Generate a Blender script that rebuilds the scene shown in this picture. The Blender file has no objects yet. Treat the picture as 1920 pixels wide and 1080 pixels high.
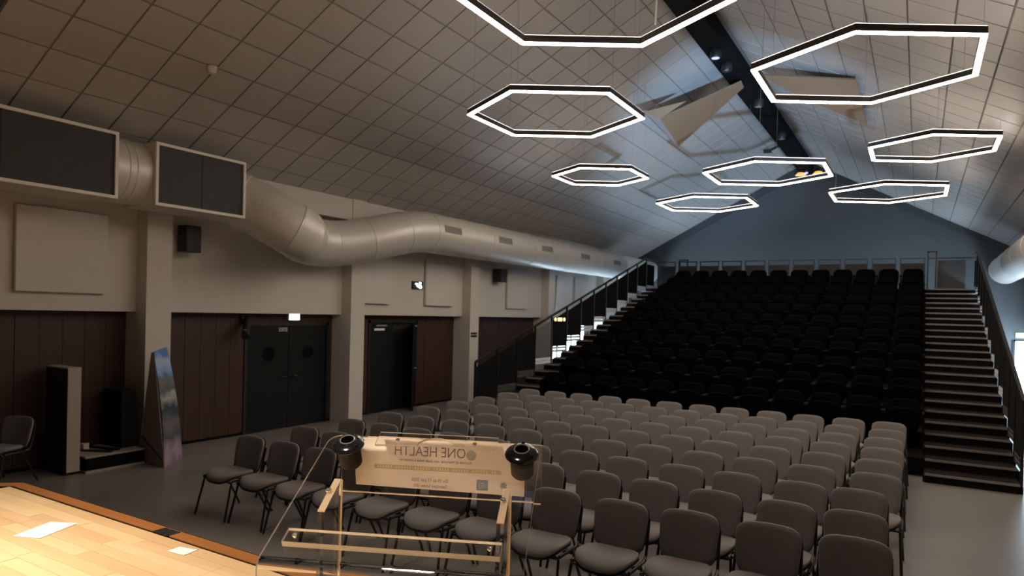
import bpy, bmesh, math, random
from mathutils import Vector, Matrix
random.seed(7)
PI = math.pi
C = bpy.context.scene.collection
sc = bpy.context.scene

# ------------------------------------------------------------------ camera
EYE = Vector((0, 0, 2.35))
yaw, pitch, roll = 0.538968, -0.0118638, 0.0265796
fw = Vector((-math.sin(yaw)*math.cos(pitch), math.cos(yaw)*math.cos(pitch), math.sin(pitch)))
r0 = Vector((math.cos(yaw), math.sin(yaw), 0)); u0 = r0.cross(fw)
RT = r0*math.cos(roll) + u0*math.sin(roll)
UP = -r0*math.sin(roll) + u0*math.cos(roll)
cd = bpy.data.cameras.new('camera'); cam = bpy.data.objects.new('camera', cd); C.objects.link(cam)
M = Matrix((RT, UP, -fw)).transposed().to_4x4(); M.translation = EYE
cam.matrix_world = M
cd.sensor_width = 36; cd.lens = 1274.25/1920*36
cd.shift_y = (600.8-540)/1920
cd.clip_start = 0.05; cd.clip_end = 200
cd.dof.use_dof = True; cd.dof.focus_distance = 2.7; cd.dof.aperture_fstop = 4.5
sc.camera = cam

# ------------------------------------------------------------------ view, world, lamps out of frame
sc.view_settings.view_transform = 'Standard'; sc.view_settings.look = 'None'
sc.view_settings.gamma = 1; sc.view_settings.use_curve_mapping = False
sc.view_settings.exposure = 0.25
w = bpy.data.worlds.new('world'); sc.world = w; w.use_nodes = True
w.node_tree.nodes['Background'].inputs[0].default_value = (0.30, 0.42, 0.6, 1)
w.node_tree.nodes['Background'].inputs[1].default_value = 0.3

STRIP_DOWN = 36.0      # luminous underside of the hexagon pendants
CEIL_FILL = 4.0       # glow added on their hidden tops to fill the ceiling
WINDOW = 8.0

def area(name, loc, target, sx, sy, power, col, spread=None):
    l = bpy.data.lights.new(name, 'AREA'); l.shape = 'RECTANGLE'; l.size = sx; l.size_y = sy
    l.energy = power; l.color = col
    if spread: l.spread = spread
    o = bpy.data.objects.new(name, l); C.objects.link(o); o.location = loc
    o.rotation_euler = (Vector(target)-Vector(loc)).to_track_quat('-Z', 'Y').to_euler()
    return o
# stage rig above the speaker
area('stage_light', (-4.4, -0.6, 5.4), (-4.3, 0.9, 0.9), 0.4, 0.4, 80, (1.0, 0.83, 0.64), math.radians(62))
area('stage_light', (-1.2, -0.8, 5.4), (-1.7, 0.7, 0.9), 0.4, 0.4, 54, (1.0, 0.83, 0.64), math.radians(44))
# cool flood standing right of the chairs, aimed at the far roof
sp = bpy.data.lights.new('flood_light', 'SPOT'); sp.energy = 6500; sp.color = (0.40, 0.66, 1.0)
sp.spot_size = math.radians(31); sp.spot_blend = 0.7; sp.shadow_soft_size = 0.10
so = bpy.data.objects.new('flood_light', sp); C.objects.link(so); so.location = (0.9, 5.2, 1.3)
so.rotation_euler = (Vector((-4.9, 18.8, 7.6))-so.location).to_track_quat('-Z', 'Y').to_euler()

# ------------------------------------------------------------------ materials
def mat(name, col, rough=0.6, metal=0.0, spec=0.5, noise=0.0, scale=8.0, bump=0.0, bscale=60.0, sheen=0.0, stretch=None, col2=None):
    m = bpy.data.materials.new(name); m.use_nodes = True
    nt = m.node_tree; b = nt.nodes['Principled BSDF']
    b.inputs['Roughness'].default_value = rough; b.inputs['Metallic'].default_value = metal
    b.inputs['Specular IOR Level'].default_value = spec
    if sheen: b.inputs['Sheen Weight'].default_value = sheen
    tc = nt.nodes.new('ShaderNodeTexCoord'); mp = nt.nodes.new('ShaderNodeMapping')
    nt.links.new(tc.outputs['Object'], mp.inputs[0])
    if stretch: mp.inputs['Scale'].default_value = stretch
    n = nt.nodes.new('ShaderNodeTexNoise'); n.inputs['Scale'].default_value = scale; n.inputs['Detail'].default_value = 5
    nt.links.new(mp.outputs[0], n.inputs['Vector'])
    mx = nt.nodes.new('ShaderNodeMix'); mx.data_type = 'RGBA'
    k = max(noise, 0.03)
    c2 = col2 if col2 else tuple(min(1, c*(1+k)) for c in col)
    c1 = col if col2 else tuple(c*(1-k) for c in col)
    mx.inputs[6].default_value = (*c1, 1); mx.inputs[7].default_value = (*c2, 1)
    nt.links.new(n.outputs['Fac'], mx.inputs[0]); nt.links.new(mx.outputs[2], b.inputs['Base Color'])
    if bump:
        n2 = nt.nodes.new('ShaderNodeTexNoise'); n2.inputs['Scale'].default_value = bscale
        nt.links.new(mp.outputs[0], n2.inputs['Vector'])
        bp = nt.nodes.new('ShaderNodeBump'); bp.inputs['Strength'].default_value = bump; bp.inputs['Distance'].default_value = 0.01
        nt.links.new(n2.outputs['Fac'], bp.inputs['Height']); nt.links.new(bp.outputs[0], b.inputs['Normal'])
    return m
def emit(name, col, s, base=(0.5, 0.5, 0.5)):
    m = bpy.data.materials.new(name); m.use_nodes = True
    b = m.node_tree.nodes['Principled BSDF']
    b.inputs['Base Color'].default_value = (*base, 1)
    b.inputs['Emission Color'].default_value = (*col, 1); b.inputs['Emission Strength'].default_value = s
    return m
M_wall = mat('plaster', (0.64, 0.60, 0.56), 0.8, noise=0.04, scale=3, bump=0.05, bscale=90)
M_panelw = mat('acoustic_fabric', (0.66, 0.63, 0.61), 0.9, noise=0.03, scale=5, bump=0.05, bscale=200)
M_ceil = mat('ceiling_tile', (0.46, 0.435, 0.415), 0.42, spec=0.45, noise=0.06, scale=1.5, bump=0.02, bscale=120)
M_grid = mat('ceiling_grid', (0.28, 0.26, 0.245), 0.7)
M_wood = mat('dark_wood', (0.050, 0.021, 0.012), 0.5, noise=0.35, scale=5, stretch=(1, 6, 0.5), bump=0.05, bscale=30)
M_black = mat('black_paint', (0.012, 0.012, 0.013), 0.5)
M_matte = mat('black_matte', (0.005, 0.005, 0.005), 0.9, spec=0.12)
M_blackfab = mat('black_fabric', (0.002, 0.002, 0.0022), 0.95, spec=0.05, bump=0.1, bscale=300)
M_door = mat('door_grey', (0.007, 0.009, 0.010), 0.7, spec=0.25, noise=0.05)
M_floor = mat('floor_vinyl', (0.15, 0.137, 0.128), 0.30, spec=0.45, col2=(0.30, 0.275, 0.258), scale=0.9, bump=0.03, bscale=40)
M_duct = mat('galvanised', (0.70, 0.67, 0.63), 0.42, metal=0.25, noise=0.05, scale=2, bump=0.02, bscale=20)
M_frame = mat('pale_frame', (0.78, 0.74, 0.68), 0.5)
M_grille = mat('grille_dark', (0.035, 0.032, 0.030), 0.6)
M_mesh = mat('grille_mesh', (0.05, 0.047, 0.043), 0.5, metal=0.4)
M_slot = mat('vent_slat', (0.33, 0.30, 0.27), 0.5)
M_fab = mat('chair_fabric', (0.24, 0.222, 0.224), 0.9, spec=0.25, noise=0.08, scale=4, bump=0.12, bscale=500, sheen=0.15)
M_tube = mat('black_tube', (0.012, 0.011, 0.011), 0.35)
M_plast = mat('black_plastic', (0.014, 0.013, 0.013), 0.45)
M_alu = mat('aluminium', (0.42, 0.44, 0.48), 0.35, metal=0.8)
M_lampb = mat('lamp_body', (0.03, 0.027, 0.028), 0.5, metal=0.2)
M_riser = mat('riser_brown', (0.007, 0.0045, 0.004), 0.9, spec=0.15, noise=0.1)
M_tread = mat('tread', (0.004, 0.0035, 0.0035), 0.9, spec=0.1)
M_nose = mat('nosing', (0.30, 0.27, 0.265), 0.45, metal=0.3)
M_sail = mat('sail_brown', (0.27, 0.17, 0.10), 0.7, noise=0.05)
M_sailw = mat('sail_white', (0.34, 0.34, 0.35), 0.6)
M_stage = mat('stage_wood', (0.58, 0.39, 0.21), 0.38, spec=0.4, col2=(0.76, 0.55, 0.32), scale=3.0, stretch=(0.6, 5, 5), bump=0.02, bscale=50)
M_stage2 = mat('stage_wood_pale', (0.66, 0.46, 0.25), 0.38, spec=0.4, col2=(0.80, 0.60, 0.37), scale=3.5, stretch=(0.6, 5, 5), bump=0.02, bscale=50)
M_stage3 = mat('stage_wood_warm', (0.55, 0.36, 0.185), 0.38, spec=0.4, col2=(0.73, 0.51, 0.29), scale=3.0, stretch=(0.6, 5, 5), bump=0.02, bscale=50)
M_edge = mat('edge_wood', (0.33, 0.125, 0.035), 0.4, noise=0.2, scale=4, stretch=(0.6, 6, 6))
M_paper = mat('paper', (0.88, 0.88, 0.88), 0.8)
M_beige = mat('beige_board', (0.40, 0.34, 0.29), 0.7, noise=0.05)
M_strip = emit('strip_down', (1.0, 0.84, 0.67), STRIP_DOWN)
M_ceilfill = emit('ceiling_fill', (1.0, 0.90, 0.84), CEIL_FILL)
M_win = emit('daylight_pane', (0.60, 0.80, 1.0), WINDOW*2)
M_winr = emit('daylight_pane_right', (0.62, 0.82, 1.0), WINDOW*2.2)
M_exit = emit('exit_light', (0.75, 1.0, 0.92), 3.0)
M_white = emit('led_white', (0.85, 0.86, 1.0), 3.0)
M_blue = emit('led_blue', (0.28, 0.30, 1.0), 1.6)
M_orange = emit('lamp_orange', (1.0, 0.42, 0.05), 1.2)
M_yellow = emit('lamp_yellow', (1.0, 0.75, 0.22), 3.0)
M_screw = mat('screw_metal', (0.7, 0.66, 0.6), 0.25, metal=1.0)
M_sleeve = mat('rubber_sleeve', (0.010, 0.009, 0.009), 0.75, spec=0.15)
M_gloss = mat('gloss_black', (0.006, 0.006, 0.006), 0.12, spec=0.8)
M_glint = mat('edge_reflection', (0.80, 0.62, 0.42), 0.5)  # tan painted for stage wood reflected inside the acrylic edges
M_sign = mat('sign_white', (0.85, 0.85, 0.85), 0.6)
def glass(name, rough=0.0, tint=(1, 1, 1)):
    m = bpy.data.materials.new(name); m.use_nodes = True
    b = m.node_tree.nodes['Principled BSDF']
    b.inputs['Base Color'].default_value = (*tint, 1); b.inputs['Roughness'].default_value = rough
    b.inputs['IOR'].default_value = 1.49; b.inputs['Transmission Weight'].default_value = 1.0
    return m
M_acr = glass('acrylic')
def edgeglass():
    m = bpy.data.materials.new('acrylic_edge'); m.use_nodes = True
    nt = m.node_tree; b = nt.nodes['Principled BSDF']
    b.inputs['Base Color'].default_value = (0.95, 0.85, 0.70, 1); b.inputs['Roughness'].default_value = 0.25  # cream, mostly opaque tint imitates light caught in the cut edges
    b.inputs['IOR'].default_value = 1.49; b.inputs['Transmission Weight'].default_value = 0.25
    return m
M_acre = edgeglass()

# ------------------------------------------------------------------ mesh helpers
def mesh(name, verts, faces, mats, idx=None, smooth=False):
    me = bpy.data.meshes.new(name); me.from_pydata([tuple(v) for v in verts], [], faces)
    for m in (mats if isinstance(mats, (list, tuple)) else [mats]): me.materials.append(m)
    if idx: me.polygons.foreach_set('material_index', idx)
    if smooth: me.polygons.foreach_set('use_smooth', [True]*len(me.polygons))
    me.update(); return me
def link(name, me, parent=None, loc=None, mw=None):
    o = bpy.data.objects.new(name, me); C.objects.link(o)
    if parent: o.parent = parent
    if loc is not None: o.location = loc
    if mw is not None: o.matrix_basis = mw
    return o
def tag(o, label, cat, group=None):
    o['label'] = label; o['category'] = cat
    if group: o['group'] = group
    return o
def thing(name, label, cat, loc=(0, 0, 0), rz=0, group=None):
    o = bpy.data.objects.new(name, None); C.objects.link(o); o.location = loc; o.rotation_euler = (0, 0, rz)
    o.empty_display_size = 0.1
    return tag(o, label, cat, group)
class B:
    """collects boxes, tubes, prisms into one mesh"""
    def __init__(s): s.v = []; s.f = []; s.m = []
    def add(s, vs, fs, mi=0):
        o = len(s.v); s.v += [Vector(v) for v in vs]; s.f += [tuple(i+o for i in f) for f in fs]; s.m += [mi]*len(fs); return s
    def box(s, x0, x1, y0, y1, z0, z1, mi=0, bev=0.0):
        if bev:
            b = bev; P = [(x0, x1), (y0, y1), (z0, z1)]
            bm = bmesh.new(); bmesh.ops.create_cube(bm, size=1.0)
            for v in bm.verts:
                v.co = Vector((x0+(v.co.x+.5)*(x1-x0), y0+(v.co.y+.5)*(y1-y0), z0+(v.co.z+.5)*(z1-z0)))
            bmesh.ops.bevel(bm, geom=bm.edges[:], offset=b, segments=2, affect='EDGES', profile=0.6)
            bm.verts.index_update()
            s.add([v.co.copy() for v in bm.verts], [[v.index for v in f.verts] for f in bm.faces], mi); bm.free(); return s
        v = [(x0, y0, z0), (x1, y0, z0), (x1, y1, z0), (x0, y1, z0), (x0, y0, z1), (x1, y0, z1), (x1, y1, z1), (x0, y1, z1)]
        return s.add(v, [(3, 2, 1, 0), (4, 5, 6, 7), (0, 1, 5, 4), (1, 2, 6, 5), (2, 3, 7, 6), (3, 0, 4, 7)], mi)
    def tube(s, pts, r, n=10, mi=0, caps=True):
        pts = [Vector(p) for p in pts]; rs = r if isinstance(r, (list, tuple)) else [r]*len(pts)
        rings = []; prev = None
        for i, p in enumerate(pts):
            if i == 0: t = pts[1]-p
            elif i == len(pts)-1: t = p-pts[i-1]
            else: t = (pts[i+1]-p).normalized()+(p-pts[i-1]).normalized()
            t.normalize()
            a = prev if prev is not None else (Vector((0, 0, 1)) if abs(t.z) < .9 else Vector((1, 0, 0)))
            x = (a - t*a.dot(t)).normalized(); prev = x; y = t.cross(x)
            rings.append([p+(x*math.cos(2*PI*k/n)+y*math.sin(2*PI*k/n))*rs[i] for k in range(n)])
        vs = [v for R in rings for v in R]; fs = []
        for i in range(len(pts)-1):
            for k in range(n): fs.append((i*n+k, i*n+(k+1) % n, (i+1)*n+(k+1) % n, (i+1)*n+k))
        if caps: fs.append(tuple(range(n-1, -1, -1))); fs.append(tuple((len(pts)-1)*n+k for k in range(n)))
        return s.add(vs, fs, mi)
    def prism(s, poly, d, mi=0):
        """closed polygon (3-D points) extruded by vector d"""
        n = len(poly); d = Vector(d); p = [Vector(q) for q in poly]
        fs = [tuple(range(n-1, -1, -1)), tuple(range(n, 2*n))]+[(k, (k+1) % n, n+(k+1) % n, n+k) for k in range(n)]
        return s.add(p+[q+d for q in p], fs, mi)
    def lathe(s, prof, n=32, mi=0, org=(0, 0, 0)):
        o = Vector(org); vs = []; fs = []
        for r, z in prof: vs += [o+Vector((r*math.cos(2*PI*k/n), r*math.sin(2*PI*k/n), z)) for k in range(n)]
        for i in range(len(prof)-1):
            for k in range(n): fs.append((i*n+k, i*n+(k+1) % n, (i+1)*n+(k+1) % n, (i+1)*n+k))
        return s.add(vs, fs, mi)
    def build(s, name, mats, parent=None, smooth=False, loc=None, mw=None, autos=False):
        me = mesh(name, s.v, s.f, mats, s.m, smooth)
        bm = bmesh.new(); bm.from_mesh(me); bmesh.ops.recalc_face_normals(bm, faces=bm.faces[:]); bm.to_mesh(me); bm.free()
        if smooth: me.set_sharp_from_angle(angle=math.radians(35))
        return link(name, me, parent, loc, mw)
def struct(o): o['kind'] = 'structure'; return o
def stuff(o): o['kind'] = 'stuff'; return o
def copy_tree(o, parent=None):
    c = o.copy(); C.objects.link(c)
    if parent: c.parent = parent
    for ch in list(o.children): copy_tree(ch, c)
    return c
def pad(w, h, t, nexp=4.0, curve=None, n=40):
    """cushion with a super-elliptic outline in XZ, thickness along Y (front is -Y)"""
    prof = [(0.0, -.5), (0.45, -.5), (0.80, -.48), (0.93, -.40), (0.985, -.22), (1.0, 0.0), (0.985, .25), (0.95, .42), (0.86, .5), (0.0, .5)]
    vs = []; fs = []; ids = []
    for sc_, y in prof:
        if sc_ == 0.0:
            ids.append([len(vs)]); vs.append(Vector((0, y*t, 0))); continue
        ring = []
        for k in range(n):
            a = 2*PI*k/n; c, s_ = math.cos(a), math.sin(a)
            x = math.copysign(abs(c)**(2/nexp), c); z = math.copysign(abs(s_)**(2/nexp), s_)
            ring.append(len(vs)); vs.append(Vector((x*sc_*w/2, y*t, z*sc_*h/2)))
        ids.append(ring)
    for i in range(len(prof)-1):
        A, D = ids[i], ids[i+1]
        for k in range(n):
            a, b_ = (A[0], A[0]) if len(A) == 1 else (A[k], A[(k+1) % n])
            c, d = (D[0], D[0]) if len(D) == 1 else (D[(k+1) % n], D[k])
            f = [a]
            for q in (b_, c, d):
                if q not in f: f.append(q)
            fs.append(tuple(f))
    if curve: vs = [curve(v) for v in vs]
    return vs, fs

# ================================================================== THE HALL
XL, XU, XR = -10.45, -10.2, 3.1      # low wall plane, upper wall plane, right wall
RX, RZ, EX, EZ = -3.55, 8.0, -10.1, 4.5
Y0, Y1 = 3.37, 26.3
# floor
struct(B().box(-10.7, 3.4, -4.2, 26.6, -0.2, 0).build('floor', M_floor))
# left wall: backing plus the plaster band above the planking
wl = struct(B().box(-10.75, -10.5, -4.2, 26.6, 0, 4.9).box(-10.5, XU, -4.2, 26.5, 2.21, 4.9).build('wall_left', M_wall))
COLS = [1.62, 5.92, 10.2, 14.5, 18.8, 23.05]
for i, y in enumerate(COLS):
    b = B().box(-10.5, -9.93, y, y+0.40, 0, 4.62)
    struct(b.build('trim_%d' % (i+1), M_wall))
struct(B().box(-10.2, -9.95, 1.5, 26.4, 4.14, 4.66).build('trim_7', M_wall))
# planking, plank by plank
pl_me = {}
def plank_mesh(wd, h):
    k = (round(wd, 3), round(h, 3))
    if k not in pl_me:
        b = B().box(-0.03, 0.0, 0.0025, wd-0.0025, 0, h, bev=0.002)
        o = b.build('plank', M_wood); pl_me[k] = o.data; bpy.data.objects.remove(o)
    return pl_me[k]
DOORS = [(8.12, 10.04, 1.98), (11.34, 12.93, 2.03)]
WINS = [(19.35, 22.65), (23.6, 26.0)]
edges = [-2.6]+COLS+[26.4]
def span_planks(a, b_, z0, z1):
    n = max(1, round((b_-a)/0.3)); s = (b_-a)/n
    for i in range(n):
        link('plank', plank_mesh(s, z1-z0), wl, (XL + random.uniform(-.004, .004), a+i*s, z0))
for i in range(len(edges)-1):
    a = edges[i] + (0.40 if i else 0); b_ = edges[i+1]
    cuts = [(d[0]-0.06, d[1]+0.06, d[2]+0.06) for d in DOORS if a <= d[0] < b_]+[(w_[0], w_[1], 2.21) for w_ in WINS if a <= w_[0] < b_]
    p = a
    for c in cuts:
        if c[0]-p > 0.05: span_planks(p, c[0], 0.05, 2.2)
        if c[2] < 2.15: span_planks(c[0], c[1], c[2], 2.2)
        p = c[1]
    if b_-p > 0.05: span_planks(p, b_, 0.05, 2.2)
struct(B().box(-10.5, XL-0.005, -2.6, 8.04, 0, 0.05).box(-10.5, XL-0.005, 10.1, 11.26, 0, 0.05).box(-10.5, XL-0.005, 13.0, 19.3, 0, 0.05).build('baseboard_left', M_matte))
# right wall, back wall, walls round the stage
struct(B().box(XR, 3.35, -4.2, 26.6, 0, 4.9).build('wall_right', M_wall))
bw = B()
bw.prism([(-10.6, 26.3, 0), (2.5, 26.3, 0), (2.5, 26.3, 1.92), (3.3, 26.3, 1.92), (3.3, 26.3, 4.6), (RX, 26.3, RZ+.3), (-10.6, 26.3, 4.6)], (0, 0.25, 0))
struct(bw.build('wall_back', mat('back_wall_grey', (0.085, 0.093, 0.10), 0.75, noise=0.08, scale=1)))
struct(B().box(-10.75, 3.35, -4.4, -4.2, 0, 9).box(-10.75, 3.35, -4.2, 3.2, 9, 9.2).box(-10.75, -10.55, -4.2, 3.2, 4.9, 9).box(3.15, 3.35, -4.2, 3.2, 4.9, 9).build('wall_front', M_matte))
struct(B().box(-10.75, 3.35, 3.2, 3.36, 8.05, 9.2).build('trim_8', M_matte))
# joints of the back wall cladding
# rafters frame line against the gable
rf = B()
sl = (RZ-EZ)/(RX-EX); ang = math.atan(sl)
for sgn in (-1, 1):
    x0 = RX+sgn*6.65; z0 = EZ-0.06
    rf.prism([(x0, 26.06, z0), (RX, 26.06, RZ-0.05), (RX, 26.06, RZ-0.30), (x0, 26.06, z0-0.22)], (0, 0.24, 0))
struct(rf.build('trim_9', mat('rafter_dark', (0.05, 0.055, 0.06), 0.7)))
# ceiling: two slopes of tiles
def tile_me():
    o = B().box(-0.2885, 0.2885, -0.2725, 0.2725, -0.012, 0.0, bev=0.004).build('ceiling_tile', M_ceil)
    me = o.data; bpy.data.objects.remove(o); return me
TM = tile_me()
def slope(side):
    d = Vector((side*math.cos(ang), 0, -math.sin(ang)))      # down the slope from the ridge
    nrm = Vector((0, 1, 0)).cross(d); nrm = nrm if nrm.z < 0 else -nrm
    top = Vector((RX, 0, RZ)); L = 7.75
    a = top; b_ = top+d*L; up = -nrm*0.12
    root = B().prism([a+Vector((0, Y0, 0)), a+Vector((0, Y1, 0)), b_+Vector((0, Y1, 0)), b_+Vector((0, Y0, 0))], up).build('ceiling', M_grid)
    struct(root)
    eave = top+d*7.427
    tiles = []
    p = 0.5675; off = 0.48 if side < 0 else 0.25
    ny = int((Y1-Y0)/0.6)+1
    for j in range(-1, 13):
        s0 = off+p*j; s1 = s0+p
        for i in range(-1, ny):
            y = 3.37+0.6*i+0.3
            if y-0.3 < Y0-0.05 or y+0.3 > Y1+0.02: continue
            c = eave - d*((s0+s1)/2); c.y = y
            if (c-eave).dot(-d) < -0.1 or (Vector((c.x, 0, c.z))-top).length < 0.28: continue
            tiles.append(c)
    def vis(c):
        v = c-EYE; z = v.dot(fw)
        return z > 0.5 and abs(v.dot(RT)/z) < 0.80 and -0.2 < v.dot(UP)/z < 0.52
    seen = sorted([c for c in tiles if vis(c)], key=lambda c: (c-EYE).length)
    first = seen[:300]; keep = set(id(c) for c in first)
    xax = Vector((0, 1, 0)); yax = d
    zax = xax.cross(yax)
    if zax.dot(nrm) > 0: yax = -d; zax = xax.cross(yax)       # local +Z points up, faces hang below
    Rm = Matrix((xax, yax, zax)).transposed()
    for c in first:
        mw = Rm.to_4x4() @ Matrix.Rotation(random.uniform(-.004, .004), 4, 'X') @ Matrix.Rotation(random.uniform(-.004, .004), 4, 'Y')
        mw.translation = c + nrm*0.003
        link('ceiling_tile', TM, root, mw=mw)
    rest = B()
    for c in tiles:
        if id(c) in keep: continue
        vs = [Rm @ Vector((x, y, z)) + c + nrm*0.003 for z in (-.012, 0) for x, y in ((-.2885, -.2725), (.2885, -.2725), (.2885, .2725), (-.2885, .2725))]
        rest.add(vs, [(3, 2, 1, 0), (4, 5, 6, 7), (0, 1, 5, 4), (1, 2, 6, 5), (2, 3, 7, 6), (3, 0, 4, 7)])
    if rest.v: stuff(rest.build('ceiling_tiles', M_ceil, root))
    return root
slope(-1); slope(1)
# windows, glass lit by the day outside
for i, (a, b_) in enumerate(WINS):
    for s in (0, 1):
        x = XL if s == 0 else XR-0.05
        sg = 1 if s == 0 else -1
        root = B().box(*sorted((x-0.04*sg, x+0.02*sg)), a, b_, 2.12, 2.2).box(*sorted((x-0.04*sg, x+0.02*sg)), a, b_, 0, 0.06)
        for q in range(4):
            yy = a+(b_-a-0.06)*q/3; root.box(*sorted((x-0.04*sg, x+0.02*sg)), yy, yy+0.06, 0.06, 2.12)
        r_ = struct(root.build('window_%d' % (1+i*2+s), M_black))
        for q in range(3):
            ya = a+(b_-a-0.06)*q/3+0.06; yb = a+(b_-a-0.06)*(q+1)/3
            B().box(*sorted((x-0.03*sg, x-0.02*sg)), ya, yb, 0.06, 2.12).build('pane', M_win if s == 0 else M_winr, r_)
bd = struct(B().box(2.56, 2.62, 26.28, 26.36, 0, 1.90).box(2.56, 3.1, 26.28, 26.36, 1.86, 1.92).build('door_3', M_black))
B().box(2.62, 3.1, 26.31, 26.33, 0.02, 1.86).build('pane', M_win, bd)
tag(B().box(2.62, 2.92, 26.22, 26.30, 1.98, 2.12, bev=0.01).build('exit_sign', M_exit), 'white glowing exit sign above the bright door in the far right corner', 'sign')

# ------------------------------------------------------------------ doors
d1 = struct(B().box(-10.5, -10.43, 8.06, 8.12, 0, 2.04).box(-10.5, -10.43, 10.04, 10.10, 0, 2.04).box(-10.5, -10.43, 8.06, 10.10, 1.98, 2.04).build('door_1', M_black))
for s, (a, b_) in enumerate(((8.13, 9.075), (9.085, 10.03))):
    lf = B().box(-10.49, -10.45, a, b_, 0.01, 1.975, bev=0.004).build('door_leaf', M_door, d1)
    yc = (a+b_)/2
    pw = B(); pw.lathe([(0.13, 0), (0.13, 0.015), (0.105, 0.015), (0.105, 0.004), (0, 0.004)], 28)
    pw.build('porthole', M_matte, lf, mw=Matrix.Translation((-10.45, yc, 1.45)) @ Matrix.Rotation(PI/2, 4, 'Y'), smooth=True)
    hy = b_-0.09 if s == 0 else a+0.09
    B().tube([(-10.45, hy, 1.0), (-10.40, hy, 1.0), (-10.40, hy+(-.11 if s == 0 else .11), 1.0)], 0.01, 8).build('handle', M_plast, lf, smooth=True)
def text(body, size, m, name, parent, mw, ext=0.0008, align='CENTER', sx=1.0):
    cu = bpy.data.curves.new(name, 'FONT'); cu.body = body; cu.size = size; cu.extrude = ext
    cu.align_x = align; cu.align_y = 'CENTER'; cu.resolution_u = 3
    t = bpy.data.objects.new('tmp', cu); C.objects.link(t)
    dg = bpy.context.evaluated_depsgraph_get(); me = bpy.data.meshes.new_from_object(t.evaluated_get(dg))
    bpy.data.objects.remove(t); me.materials.clear(); me.materials.append(m)
    o = link(name, me, parent, mw=mw @ Matrix.Diagonal((sx, 1, 1, 1))); return o
def wallm(y, z, x):   # text frame on the left wall, read from the hall
    mw = Matrix(((0, 0, 1), (1, 0, 0), (0, 1, 0))).to_4x4(); mw.translation = (x, y, z); return mw
text('SORTIE', 0.105, M_sign, 'door_lettering', d1, wallm(8.93, 1.90, -10.446), sx=0.62)
d2 = struct(B().box(-10.5, -10.43, 11.28, 11.34, 0, 2.09).box(-10.5, -10.43, 12.93, 12.99, 0, 2.09).box(-10.5, -10.43, 11.28, 12.99, 2.03, 2.09)
            .box(-10.5, -10.49, 11.3, 12.95, 0, 2.05).build('door_2', M_black))
lf = B().box(-10.49, -10.45, 11.35, 12.12, 0.01, 2.02, bev=0.004).build('door_leaf', M_door, d2)
B().box(-10.45, -10.40, 11.5, 11.85, 1.95, 1.99, bev=0.004).build('door_closer', M_alu, lf)
B().box(-10.45, -10.445, 11.48, 11.82, 1.86, 1.91).build('door_plate', M_sign, lf)
lf2 = B().box(-0.04, 0, -0.76, 0, 0.01, 2.02, bev=0.004).build('door_leaf', M_door, d2, mw=Matrix.Translation((-10.44, 12.91, 0)) @ Matrix.Rotation(math.radians(38), 4, 'Z'))
B().box(0, 0.05, -0.55, -0.2, 1.95, 1.99, bev=0.004).build('door_closer', M_alu, lf2)
B().tube([(0, -0.68, 1.0), (0.05, -0.68, 1.0), (0.05, -0.57, 1.0)], 0.01, 8).build('handle', M_alu, lf2, smooth=True)

ex = thing('exit_sign', 'small bright green-white exit sign above the dark double doors', 'sign', (-10.42, 9.15, 2.08))
B().box(-0.02, 0.03, -0.14, 0.14, 0, 0.15, bev=0.008).build('housing', M_frame, ex)
B().box(0.031, 0.034, -0.125, 0.125, 0.012, 0.138).build('lit_face', M_exit, ex)

# acoustic panels
for (ya, yb, lab) in ((4.28, 5.45, 'large square pale acoustic panel on the wall left of the first pillar'),
                      (10.62, 11.65, 'pale acoustic panel half hidden by the second pillar'),
                      (12.9, 14.03, 'pale acoustic panel right of the small white clock display'),
                      (16.65, 17.82, 'pale acoustic panel right of the far black wall speaker'),
                      (19.76, 20.86, 'pale acoustic panel above the stair rail, left of a touching pair'),
                      (21.1, 22.3, 'pale acoustic panel above the stair rail, farther of a pair')):
    o = B().box(-10.178, -10.12, ya, yb, 2.46, 3.6, bev=0.006).build('acoustic_panel', M_panelw)
    tag(o, lab, 'wall panel', 'acoustic panels on the left wall')
def speaker(y, z, lab, wd=0.26, h=0.42):
    t = thing('wall_speaker', lab, 'speaker', (-10.2, y, z), 0, 'speakers on the left wall')
    B().box(0.06, 0.30, -wd/2, wd/2, -h/2, h/2, bev=0.012).build('cabinet', M_black, t)
    B().box(0.30, 0.306, -wd/2+.015, wd/2-.015, -h/2+.015, h/2-.015).build('front_grille', M_mesh, t)
    B().box(0.0, 0.06, -0.04, 0.04, -0.06, 0.06).build('wall_bracket', M_plast, t)
speaker(6.66, 3.38, 'black box loudspeaker on the wall right of the nearest full pillar')
speaker(16.05, 3.36, 'black box loudspeaker between the far pillar and a pale panel', 0.34, 0.36)
# clock display
t = thing('clock_display', 'small black display with glowing white figures on the plaster wall', 'clock', (-10.2, 12.62, 2.93))
B().box(0, 0.05, -0.19, 0.19, -0.09, 0.09, bev=0.006).build('housing', M_black, t)
g = B()
for a, c in (((-0.11, .03), (-0.03, .03)), ((-0.06, 0.0), (0.0, -0.04)), ((0.03, .06), (0.10, .05)), ((0.04, .05), (0.04, -.05)), ((0.03, 0), (0.11, -.01)), ((0.04, -.06), (0.12, -.055)), ((0.11, -.02), (0.11, -.05))):
    g.tube([(0.052, *a), (0.052, *c)], 0.018, 8)
g.build('figures', M_white, t)
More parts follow.
